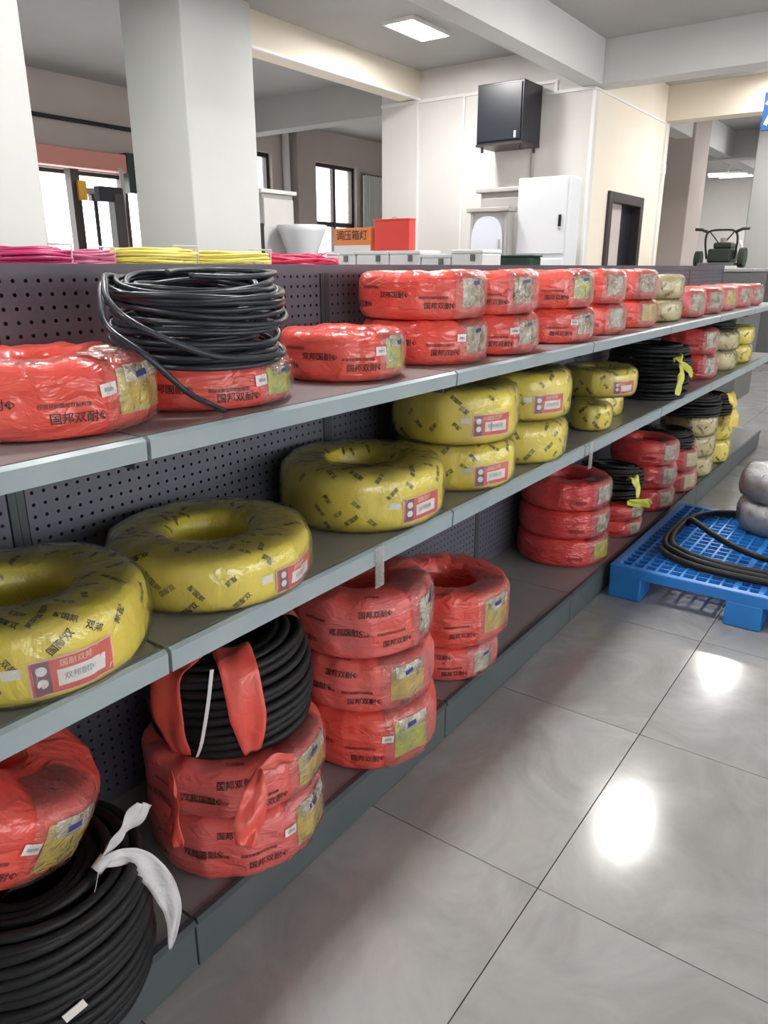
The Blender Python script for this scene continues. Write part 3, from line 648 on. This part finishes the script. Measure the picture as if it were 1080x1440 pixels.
# strapped coil on the bottom shelf
sc = black_coil('strapped_cable_coil', (1.015, 1.15, .412), .085, .175, .215, .0105, 8, 'thick black cable coil bound with red plastic strips, bottom shelf', .003, .003, .012, 'black', (D(-3), D(-4), 0))
def band(root, th, w, m, name, Rin, Rout, h, seed, off=.006, hang=0):
    pts = [((Rin-off)*math.cos(th), (Rin-off)*math.sin(th), h*.5), ((Rin-off)*math.cos(th), (Rin-off)*math.sin(th), h*.96), ((Rin+Rout)/2*math.cos(th), (Rin+Rout)/2*math.sin(th), h+off),
           ((Rout+off)*math.cos(th), (Rout+off)*math.sin(th), h*.94), ((Rout+.016+off)*math.cos(th), (Rout+.016+off)*math.sin(th), h*.5), ((Rout+off)*math.cos(th), (Rout+off)*math.sin(th), h*.06)]
    return ribbon(name, pts, [w, w, w*1.05, w, w, w*.5], m, root, (-math.sin(th), math.cos(th), 0), .0014, seed, .004, 9)
band(sc, D(238), .075, 'redstrap', 'red_strip', .085, .175, .215, 3)
K = Vector((.885, .948, .425))
ribbon('strip_tail', rel(sc, [K, (.85, .925, .40), (.82, .915, .355), (.80, .912, .315)]), [.012, .05, .062, .03], 'redstrap', sc, (.9, -.3, .25), .0014, 5, .008)
ribbon('strip_tail', rel(sc, [K, (.925, .938, .425), (.97, .935, .405)]), [.012, .035, .028], 'redstrap', sc, (0, -.3, 1), .0014, 6, .006)
band(sc, D(188), .085, 'redstrap', 'red_strip', .085, .175, .215, 11)
ribbon('strip_tail', rel(sc, [(.77, 1.08, .43), (.735, 1.03, .405), (.70, .99, .40), (.69, .975, .36)]), [.015, .045, .05, .03], 'redstrap', sc, (.3, -.3, 1), .0014, 7, .006)
ribbon('white_strap', rel(sc, [(.862, 1.04, .632), (.848, 1.043, .56), (.838, 1.06, .47), (.838, 1.08, .425)]), [.008, .008, .008, .006], 'strap', sc, (1, -.4, 0), .001, 8, .0005)
# rolled film rim at the right
g = Ring(.183, .22, .075, 3, 9, .003)
o = g.body('film_rim', 'pink', sc, 26, .004, 12, g.top-.05, g.top+.03, D(-40), D(95))
# hank with the white tie, bottom left
hk = black_coil('black_cable_hank', (.485, 1.11, ZB), .075, .185, .285, .0105, 12, 'black cable hank tied with white plastic, bottom left corner', .006, .006, .012, 'black', (0, 0, 0))
ribbon('white_tie', rel(hk, [(.545, .992, .425), (.575, .985, .45), (.605, .975, .475), (.632, .97, .50)]), [.012, .03, .045, .05], 'strap', hk, (.6, .2, -.7), .0012, 21, .006)
ribbon('white_tie', rel(hk, [(.545, .987, .425), (.59, .965, .42), (.622, .955, .365), (.645, .953, .30), (.655, .955, .235), (.642, .96, .165)]), [.012, .036, .046, .042, .03, .004], 'strap', hk, (.75, -.3, .5), .0012, 22, .006)
ribbon('white_tie', rel(hk, [(.545, .987, .425), (.50, .955, .39), (.44, .94, .36)]), [.012, .010, .008], 'strap', hk, (.2, -.2, 1), .001, 23, .001)
MB().tube(rel(hk, [(.535, .985, .42), (.557, .985, .432)]), .011, 8).build('knot', 'strap', hk, True)
st = MB().box((-.018, -.0008, -.009), (.018, .0008, .009)).build('price_sticker', 'white', hk); st.location = (-.055, -.192, .13); st.rotation_euler = (0, D(-18), D(-16))
# red coil lying tilted on the hank
red_coil(.43, 1.19, .487, .185, .15, 'orange red coil lying tilted on the tied black hank, bottom left', 'red', 290, 101, tilt=(D(14), D(24), 0), sticker=True, rin=.03)
# far black coils
def tie(root, pts, widths, m, seed, wdir): return ribbon('plastic_tie', rel(root, pts), widths, m, root, wdir, .0014, seed, .006)
c1 = black_coil('black_cable_coil', (4.02, 1.185, ZM), .07, .195, .27, .010, 31, 'large black cable coil with pale green tie, middle shelf', .006, .005, .016, rot=(0, 0, 0))
tie(c1, [(3.86, 1.01, .96), (3.80, .985, .975), (3.78, .965, .95)], [.05, .05, .02], 'ystrap', 1, (1, 0, .3))
tie(c1, [(3.78, .965, .95), (3.80, .958, .90), (3.77, .955, .85), (3.75, .955, .80)], [.02, .04, .045, .05], 'ystrap', 2, (1, -.3, 0))
tie(c1, [(3.78, .965, .95), (3.87, .955, .92), (3.96, .955, .885), (4.02, .96, .86)], [.02, .035, .045, .04], 'ystrap', 3, (.3, 0, 1))
c2 = black_coil('black_cable_coil', (3.60, 1.19, .30), .06, .15, .16, .008, 32, 'black cable coil with yellow tie on two red coils, bottom shelf', .006, .006, .012, rot=(0, D(6), 0))
tie(c2, [(3.46, 1.06, .43), (3.46, 1.03, .44), (3.47, 1.01, .39), (3.47, 1.005, .34)], [.05, .07, .06, .02], 'ystrap', 4, (1, -.2, 0))
tie(c2, [(3.40, 1.03, .335), (3.47, 1.0, .315), (3.55, .985, .30), (3.60, .98, .275)], [.03, .04, .045, .03], 'ystrap', 5, (0, -.2, 1))
c3 = black_coil('black_cable_coil', (4.86, 1.18, .522), .08, .20, .13, .009, 33, 'wide black cable coil lying on the pale yellow stack, bottom shelf', .006, .006, .012)
c4 = black_coil('black_cable_coil', (5.36, 1.17, .455), .06, .16, .13, .009, 34, 'black cable coil in the tied yellow bag, bottom shelf', .006, .006, .012)
tie(c4, [(5.22, 1.05, .60), (5.20, 1.00, .615), (5.22, .97, .56), (5.23, .965, .52)], [.06, .10, .07, .02], 'ybag', 6, (1, -.3, 0))
tie(c4, [(5.23, .965, .52), (5.22, .955, .47), (5.21, .95, .40)], [.02, .09, .16], 'ybag', 7, (1, -.3, 0))
c5 = black_coil('black_cable_coil', (5.36, 1.2, ZM+.25), .05, .14, .085, .007, 35, 'small black cable coil on the far yellow stack, middle shelf', .006, .006, .008)
c6 = black_coil('black_cable_coil', (4.50, 1.18, ZB+.26), .06, .15, .10, .008, 36, 'black cable coil on the two red coils beside the pale yellow stack', .006, .006, .008)

# clear price tag holders
for (x, z, lb) in ((1.343, ZM, 'clear plastic tag holder on the middle shelf edge below the second yellow coil'), (2.73, ZM, 'clear plastic tag holder on the middle shelf edge above the shaded red stack')):
    t = tag(empty('tag_holder', (x, YF-.006, z)), lb, 'tag holder', 'clear tag holders on the shelf edge')
    B('clip', (0, -.004, -.046), (.035, -.001, .003), 'clear', t); B('sleeve', (0, -.004, -.10), (.035, -.0015, -.046), 'clear', t)

# ================================================================ PALLET
px0, px1, py0, py1, pz = 3.05, 4.15, -.13, .97, .15
pal = tag(empty('plastic_pallet', (px0, py0, 0)), 'blue plastic pallet with grid deck standing beside the shelf base', 'pallet')
Lx = px1-px0; Ly = py1-py0; mb = MB(); nb = 20
for i in range(nb+1):
    c = .03+(Lx-.06)*i/nb; mb.box((c-.0045, .02, pz-.022), (c+.0045, Ly-.02, pz-.001))
    c = .03+(Ly-.06)*i/nb; mb.box((.02, c-.0045, pz-.020), (Lx-.02, c+.0045, pz))
mb.build('grid_deck', 'pallet', pal)
mb = MB()
for a, b in [((0, 0, pz-.045), (.035, Ly, pz+.002)), ((Lx-.035, 0, pz-.045), (Lx, Ly, pz+.002)), ((.035, 0, pz-.045), (Lx-.035, .035, pz+.002)), ((.035, Ly-.035, pz-.045), (Lx-.035, Ly, pz+.002)),
             ((.035, Ly/2-.06, pz-.04), (Lx-.035, Ly/2-.035, pz+.001)), ((.035, Ly/2+.035, pz-.04), (Lx-.035, Ly/2+.06, pz+.001))]: mb.box(a, b)
mb.build('rim', 'pallet', pal, bevel=.004)
for i in range(3):
    for j in range(3):
        x = i*(Lx-.16)/2; y = j*(Ly-.14)/2
        B('foot', (x, y, 0), (x+.16, y+.14, pz-.04), 'pallet', pal, .008)
for j in range(2):
    y = .14+j*(Ly-.14)/2; mb = MB()
    for i in range(8): mb.box((.5+i*.02, y, .02), (.51+i*.02, y+.34, .03))
    for i in range(8): mb.box((.5, y+.02+i*.042, .018), (.66, y+.03+i*.042, .028))
    mb.build('cross_grid', 'palletdark', pal)
# thick cable on the pallet
ck = tag(empty('heavy_cable_loop', (3.62, .42, pz)), 'thick black cable looped on the blue pallet', 'cable')
pts = []
for k in range(int(2.55*40)):
    t = 2*PI*k/40; rr = (.47-.028*k/40)*(abs(math.cos(t+2.2))**3+abs(math.sin(t+2.2))**3)**(-1/3); pts.append((.02+rr*math.cos(t+2.2), rr*math.sin(t+2.2), .016+.004*math.sin(t*1.3)+.012*(k/40 > 1)+.012*(k/40 > 2)))
MB().tube(pts, .0145, 10).build('cable', 'black', ck, True)
MB().tube(spline([(.10, .40, .03), (.02, .36, .075), (-.10, .24, .065), (-.22, .10, .06), (-.27, -.04, .055), (-.25, -.22, .05)], 10), .0145, 10).build('cable_end', 'black', ck, True)
g1 = tag(empty('grey_wrapped_coil', (3.98, .45, pz)), 'lower grey film-wrapped coil on the pallet at the right frame edge', 'cable coil', 'grey wrapped coils on the pallet')
g = Ring(.2, .15, .04, 3.6, 201, .009); g.body('film_wrap', 'greycoil', g1, 56, 0, 30); g.body('clear_film', 'film2', g1, 48, .006, 26)
g1 = tag(empty('grey_wrapped_coil', (4.0, .45, pz+.15), (D(5), 0, 0)), 'upper grey film-wrapped coil on the pallet at the right frame edge', 'cable coil', 'grey wrapped coils on the pallet')
g = Ring(.21, .14, .04, 3.6, 202, .009); g.body('film_wrap', 'greycoil', g1, 56, 0, 30); g.body('clear_film', 'film2', g1, 48, .006, 26)
g.patch('label_card', D(215), g.mid, .08, .05, 'dimsteel', g1, .003)

# ================================================================ BEHIND THE SHELF ROW
rk = tag(empty('rear_display_shelf', (.2, 1.50, 0)), 'grey shelf backing onto the shelf row, carrying thin wire bundles', 'shelf')
B('top_board', (0, 0, 1.345), (2.4, .42, 1.37), 'rack', rk); B('back_board', (0, .0, .05), (2.4, .012, 1.345), 'rack', rk)
for x in (0, 1.18, 2.36): B('upright', (x, .38, 0), (x+.04, .42, 1.345), 'rack', rk)
def wire(x, y, Rin, Rout, h, m, seed, label, jr=.006, jz=.004):
    w = tag(empty('wire_bundle', (x, y, 1.37)), label, 'wire bundle', 'thin wire bundles behind the shelf row'); windings(Rin, Rout, h, .0036, seed, jr, jz, .004, 5).build('wire_windings', m, w, True)
    MB().tube([(Rout*.7, -Rout*.75, .004), (Rout*.7, -Rout*.78, h+.006), (Rout*.35, -Rout*.4, h+.008)], .003, 5).build('binding', 'strap', w)
wire(.985, 1.72, .04, .10, .062, 'magenta', 1, 'magenta wire bundle farthest left behind the shelf row')
wire(1.145, 1.74, .03, .075, .058, 'pinkwire', 2, 'pale pink wire bundle beside the magenta one')
wire(1.325, 1.72, .05, .125, .064, 'ywire', 3, 'yellow wire bundle beside the pink ones')
wire(1.60, 1.72, .05, .125, .06, 'ywire', 4, 'yellow wire bundle beside the rose tangle')
wire(1.90, 1.72, .04, .135, .052, 'rwire', 5, 'tangled rose red wire bundle at the right of the row', .016, .012)
# display rack farther back
rk = tag(empty('display_rack', (5.2, 2.66, 0)), 'grey display rack behind the shelf row, carrying white boxes', 'rack')
B('top_board', (0, 0, 1.25), (.85, 2.15, 1.28), 'rack', rk); B('lower_board', (.02, .02, .5), (.83, 2.13, .53), 'rack', rk)
for x in (0, .81):
    for y in (0, 2.11): B('leg', (x, y, 0), (x+.04, y+.04, 1.25), 'rack', rk)
YBx = [.839, .775, .71, .651, .598, .544]
bl = ['white box with dark latch at the left end of the rear row', 'white box under the orange carton, second in the rear row', 'white box under the red box', 'white box right of the red box', 'white box at the right end of the rear row']
for i in range(5):
    y1 = YBx[i]*5.3-.006; y0 = YBx[i+1]*5.3+.006; zt = 1.515-(.03 if i == 3 else 0)
    t = tag(empty('storage_box', (5.3, y0, 1.28)), bl[i], 'box', 'white latched boxes in the rear row'); w_ = y1-y0; hh = zt-1.28
    B('body', (0, 0, 0), (.3, w_, hh-.03), 'boxw', t, .008); B('lid', (-.008, -.004, hh-.03), (.308, w_+.004, hh), 'boxw', t, .008)
    B('latch', (-.016, w_*.3-.02, hh-.085), (-.0005, w_*.3+.02, hh-.035), 'greybox', t, .003)
t = tag(empty('red_box', (5.40, 3.63, 1.516)), 'bright red metal box standing on the white boxes', 'box')
B('body', (0, 0, 0), (.09, .355, .235), 'redbox', t, .004); B('lid', (-.006, -.004, .235), (.094, .359, .25), 'redbox', t, .003)
MB().tube(spline([(.04, .15, .25), (.04, .16, .262), (.04, .19, .262), (.04, .20, .25)], 5), .003, 6).build('hanger', 'dimsteel', t, True)
t = tag(empty('orange_carton', (5.38, 4.01, 1.515)), 'orange printed carton left of the red box', 'carton')
B('body', (0, 0, 0), (.12, .40, .19), 'orange', t, .004); B('pale_band', (-.002, .002, .0), (-.0004, .398, .05), 'boxw', t)
flat_text('printed_text', '调压箱灯', .085, (-.003, .2, .125), (0, -1, 0), (0, 0, 1), 'dark', t)
t = tag(empty('green_crate', (5.78, 2.72, 1.28)), 'dark green crate beside the white cabinet', 'crate')
B('body', (0, 0, 0), (.2, .28, .185), 'green', t, .01); B('rim', (-.01, -.01, .185), (.21, .29, .198), 'green', t, .004)
# tall pale cabinet and flared basin near the column
t = tag(empty('pale_cabinet', (6.14, 6.0, 0)), 'tall pale cabinet right of the free-standing column', 'cabinet')
B('body', (0, 0, 0), (.48, .5, 2.13), 'dimsteel', t, .01); B('door', (.01, -.018, .05), (.47, -.0005, 2.08), 'plaster', t, .005); B('cornice', (-.03, -.03, 2.13), (.52, .52, 2.17), 'trimw', t, .006)
t = tag(empty('flared_basin', (6.33, 5.62, 0)), 'glossy white flared basin between the pale cabinet and the orange carton', 'basin')
mb = MB(); pts = []
prof = [(.10, 0), (.085, .9), (.10, 1.25), (.17, 1.55), (.245, 1.74), (.265, 1.8), (.25, 1.805), (.225, 1.74), (.15, 1.55), (.02, 1.45)]
for k in range(28):
    for r, z in prof: pts.append((r*math.cos(k*2*PI/28), r*math.sin(k*2*PI/28), z))
mb.grid(pts, 28, len(prof), True).build('bowl', 'steel', t, True)
B('back_board', (-.30, .27, 0), (.34, .30, 1.79), 'boxw', t, .004); B('side_post', (-.33, .26, 0), (-.30, .31, 1.82), 'dark', t)
# grey cabinets and white electric cabinet
t = tag(empty('oval_door_cabinet', (6.6, 3.345, 0)), 'grey cabinet with pale oval door left of the white cabinet', 'cabinet')
B('body', (0, 0, 0), (.12, .40, 1.87), 'dimsteel', t, .006); B('cornice', (-.03, -.01, 1.87), (.15, .43, 1.91), 'dimsteel', t, .008)
mb = MB(); K_ = 40; cy, cz = .215, 1.58; ov = [(cy+.165*math.copysign(abs(math.cos(a))**.8, math.cos(a)), cz+.255*math.copysign(abs(math.sin(a))**.8, math.sin(a))) for a in [2*PI*k/K_ for k in range(K_)]]
mb.v = [(-.014, a, b) for a, b in ov]+[(0, a, b) for a, b in ov]; mb.f = [tuple(range(K_))]+[(k, (k+1) % K_, K_+(k+1) % K_, K_+k) for k in range(K_)]
od = mb.build('oval_door', 'oval', t); B('handle', (-.026, .075, 1.55), (-.0145, .09, 1.63), 'dimsteel', od)
for y in (.01, .365): B('pilaster', (-.012, y, 0), (-.0005, y+.025, 1.86), 'dimsteel', t)
t = tag(empty('rear_grey_cabinet', (6.98, 3.36, 0)), 'taller plain grey cabinet behind the oval-door cabinet', 'cabinet')
B('body', (0, 0, 0), (.3, .49, 2.07), 'dimsteel', t, .006); B('cornice', (-.04, -.02, 2.07), (.32, .53, 2.11), 'dimsteel', t, .008); B('door', (-.014, .02, .06), (-.0005, .47, 2.02), 'dimsteel', t, .004)
t = tag(empty('electric_cabinet', (6.7, 2.815, 0)), 'tall white steel cabinet with black handle at the wall corner', 'cabinet')
B('body', (0, 0, 0), (.26, .50, 2.15), 'steel', t, .012)
d1 = B('door', (-.016, .02, 1.50), (-.0005, .48, 2.13), 'steel', t, .006); h_ = B('handle', (-.03, .055, 1.73), (-.0165, .08, 1.83), 'blackbox', d1, .003)
MB().cyl((-.028, .068, 1.71), (-.0165, .068, 1.71), .011, 10).build('lock', 'dimsteel', d1)
B('door', (-.016, .02, .08), (-.0005, .48, 1.46), 'steel', t, .006)
# black wall cabinet
t = tag(empty('black_wall_cabinet', (7.0, 3.456, 2.49)), 'black wall-mounted cabinet high on the partition wall', 'wall cabinet')
B('body', (.012, 0, .02), (.399, .486, .535), 'blackbox', t, .006); B('front_glass', (0, .02, .04), (.0115, .466, .515), 'blackbox', t, .003); B('base_plate', (.0, .0, 0), (.399, .486, .0195), 'dark', t)
B('lock', (-.008, .06, .05), (-.0005, .08, .11), 'steel', t)
for y in (.03, .44): MB().cyl((.05, y, -.05), (.05, y, 0), .014, 8).build('foot', 'dark', t)
MB().cyl((.34, .03, -.05), (.34, .03, 0), .014, 8).build('foot', 'dark', t)
MB().tube([(.39, .06, -1.2), (.39, .06, 0)], .02, 8).build('cable_duct', 'dimsteel', t)
# hanging blue sign
t = tag(empty('hanging_sign', (6.5, .50, 2.33)), 'blue hanging sign with white characters at the right frame edge', 'sign')
B('board', (0, 0, 0), (.03, .80, .25), 'sign', t, .004)
for y in (.1, .7): MB().cyl((.015, y, .25), (.015, y, CEIL-2.33), .004, 6).build('rod', 'dimsteel', t)
flat_text('sign_text', '润滑油', .25, (-.002, .42, .125), (0, -1, 0), (0, 0, 1), 'signtext', t, .015)

# machine with handlebars and its stand at the far right
t = tag(empty('machine_stand', (8.6, 1.62, 0)), 'low grey counter carrying the machine with handlebars', 'counter')
B('body', (0, 0, 0), (.9, .72, 1.34), 'greybox', t, .01); B('top', (-.02, -.02, 1.34), (.92, .74, 1.37), 'rack', t, .006)
t = tag(empty('tiller_machine', (9.0, 2.02, 1.37)), 'dark engine machine with curved handlebars on the grey counter', 'machine')
B('engine_block', (-.16, -.14, .06), (.16, .10, .20), 'machine', t, .02); B('fuel_tank', (-.12, -.12, .20), (.12, .06, .265), 'machine', t, .02)
B('base_plate', (-.22, -.18, .03), (.22, .18, .06), 'greybox', t, .006)
for a, b in (((-.05, -.23, .11), .10), ((-.05, .21, .09), .09)): MB().cyl((a[0], a[1]-.03, a[2]), (a[0], a[1]+.03, a[2]), b, 20).build('wheel', 'machine', t)
for s in (-1, 1):
    hb = MB().tube(spline([(.0, s*.14, .10), (-.04, s*.16, .26), (-.06, s*.15, .35), (-.06, s*.10, .385), (-.06, 0, .39)], 7), .011, 8).build('handlebar', 'machine', t, True)
    MB().tube([(-.06, s*.14, .37), (-.07, s*.20, .395), (-.08, s*.27, .40)], .016, 8).build('grip', 'machine', hb, True)
    MB().tube([(-.02, s*.02, .25), (-.05, s*.12, .37)], .007, 6).build('brace', 'machine', hb)
MB().tube(spline([(.02, -.18, .06), (.0, -.20, .2), (.02, -.17, .28)], 6), .014, 8).build('exhaust', 'trimw', t, True)
MB().cyl((-.03, -.02, .26), (-.03, -.02, .31), .035, 12).build('air_filter', 'dimsteel', t)
# things at the bright entrance
t = tag(empty('tool_post', (5.17, 7.5, 0)), 'thin dark pole standing before the glazed entrance', 'pole')
MB().tube([(0, 0, .04), (.0, 0, 2.05)], .022, 8).build('shaft', 'dark', t); MB().cyl((0, 0, 0), (0, 0, .04), .12, 16).build('base', 'dark', t); B('head', (-.06, -.04, 2.05), (.06, .04, 2.12), 'dark', t, .01)
t = tag(empty('lifting_mast', (5.14, 7.1, 0)), 'dark machine mast with cross arm and hanging chain at the entrance', 'mast')
B('mast', (-.06, -.06, .03), (.06, .06, 2.10), 'dark', t, .01); B('base', (-.22, -.2, 0), (.22, .2, .06), 'dark', t, .01)
B('cross_arm', (-.22, -.05, 2.02), (.06, .05, 2.16), 'void', t, .01); MB().tube(spline([(.09, 0, 2.35), (.10, 0, 2.15), (.08, 0, 1.9), (.09, 0, 1.4)], 6), .022, 8).build('chain', 'dimsteel', t, True)
t = tag(empty('amber_beacon', (4.96, 7.55, 0)), 'dark post with amber box near its top, left of the mast', 'post')
B('shaft', (-.05, -.05, 0), (.05, .05, 2.35), 'dark', t); B('amber_box', (0, -.09, 2.05), (.10, -.052, 2.24), 'amber', t, .006); B('rail', (.05, -.03, 2.12), (.42, .03, 2.18), 'dimsteel', t)
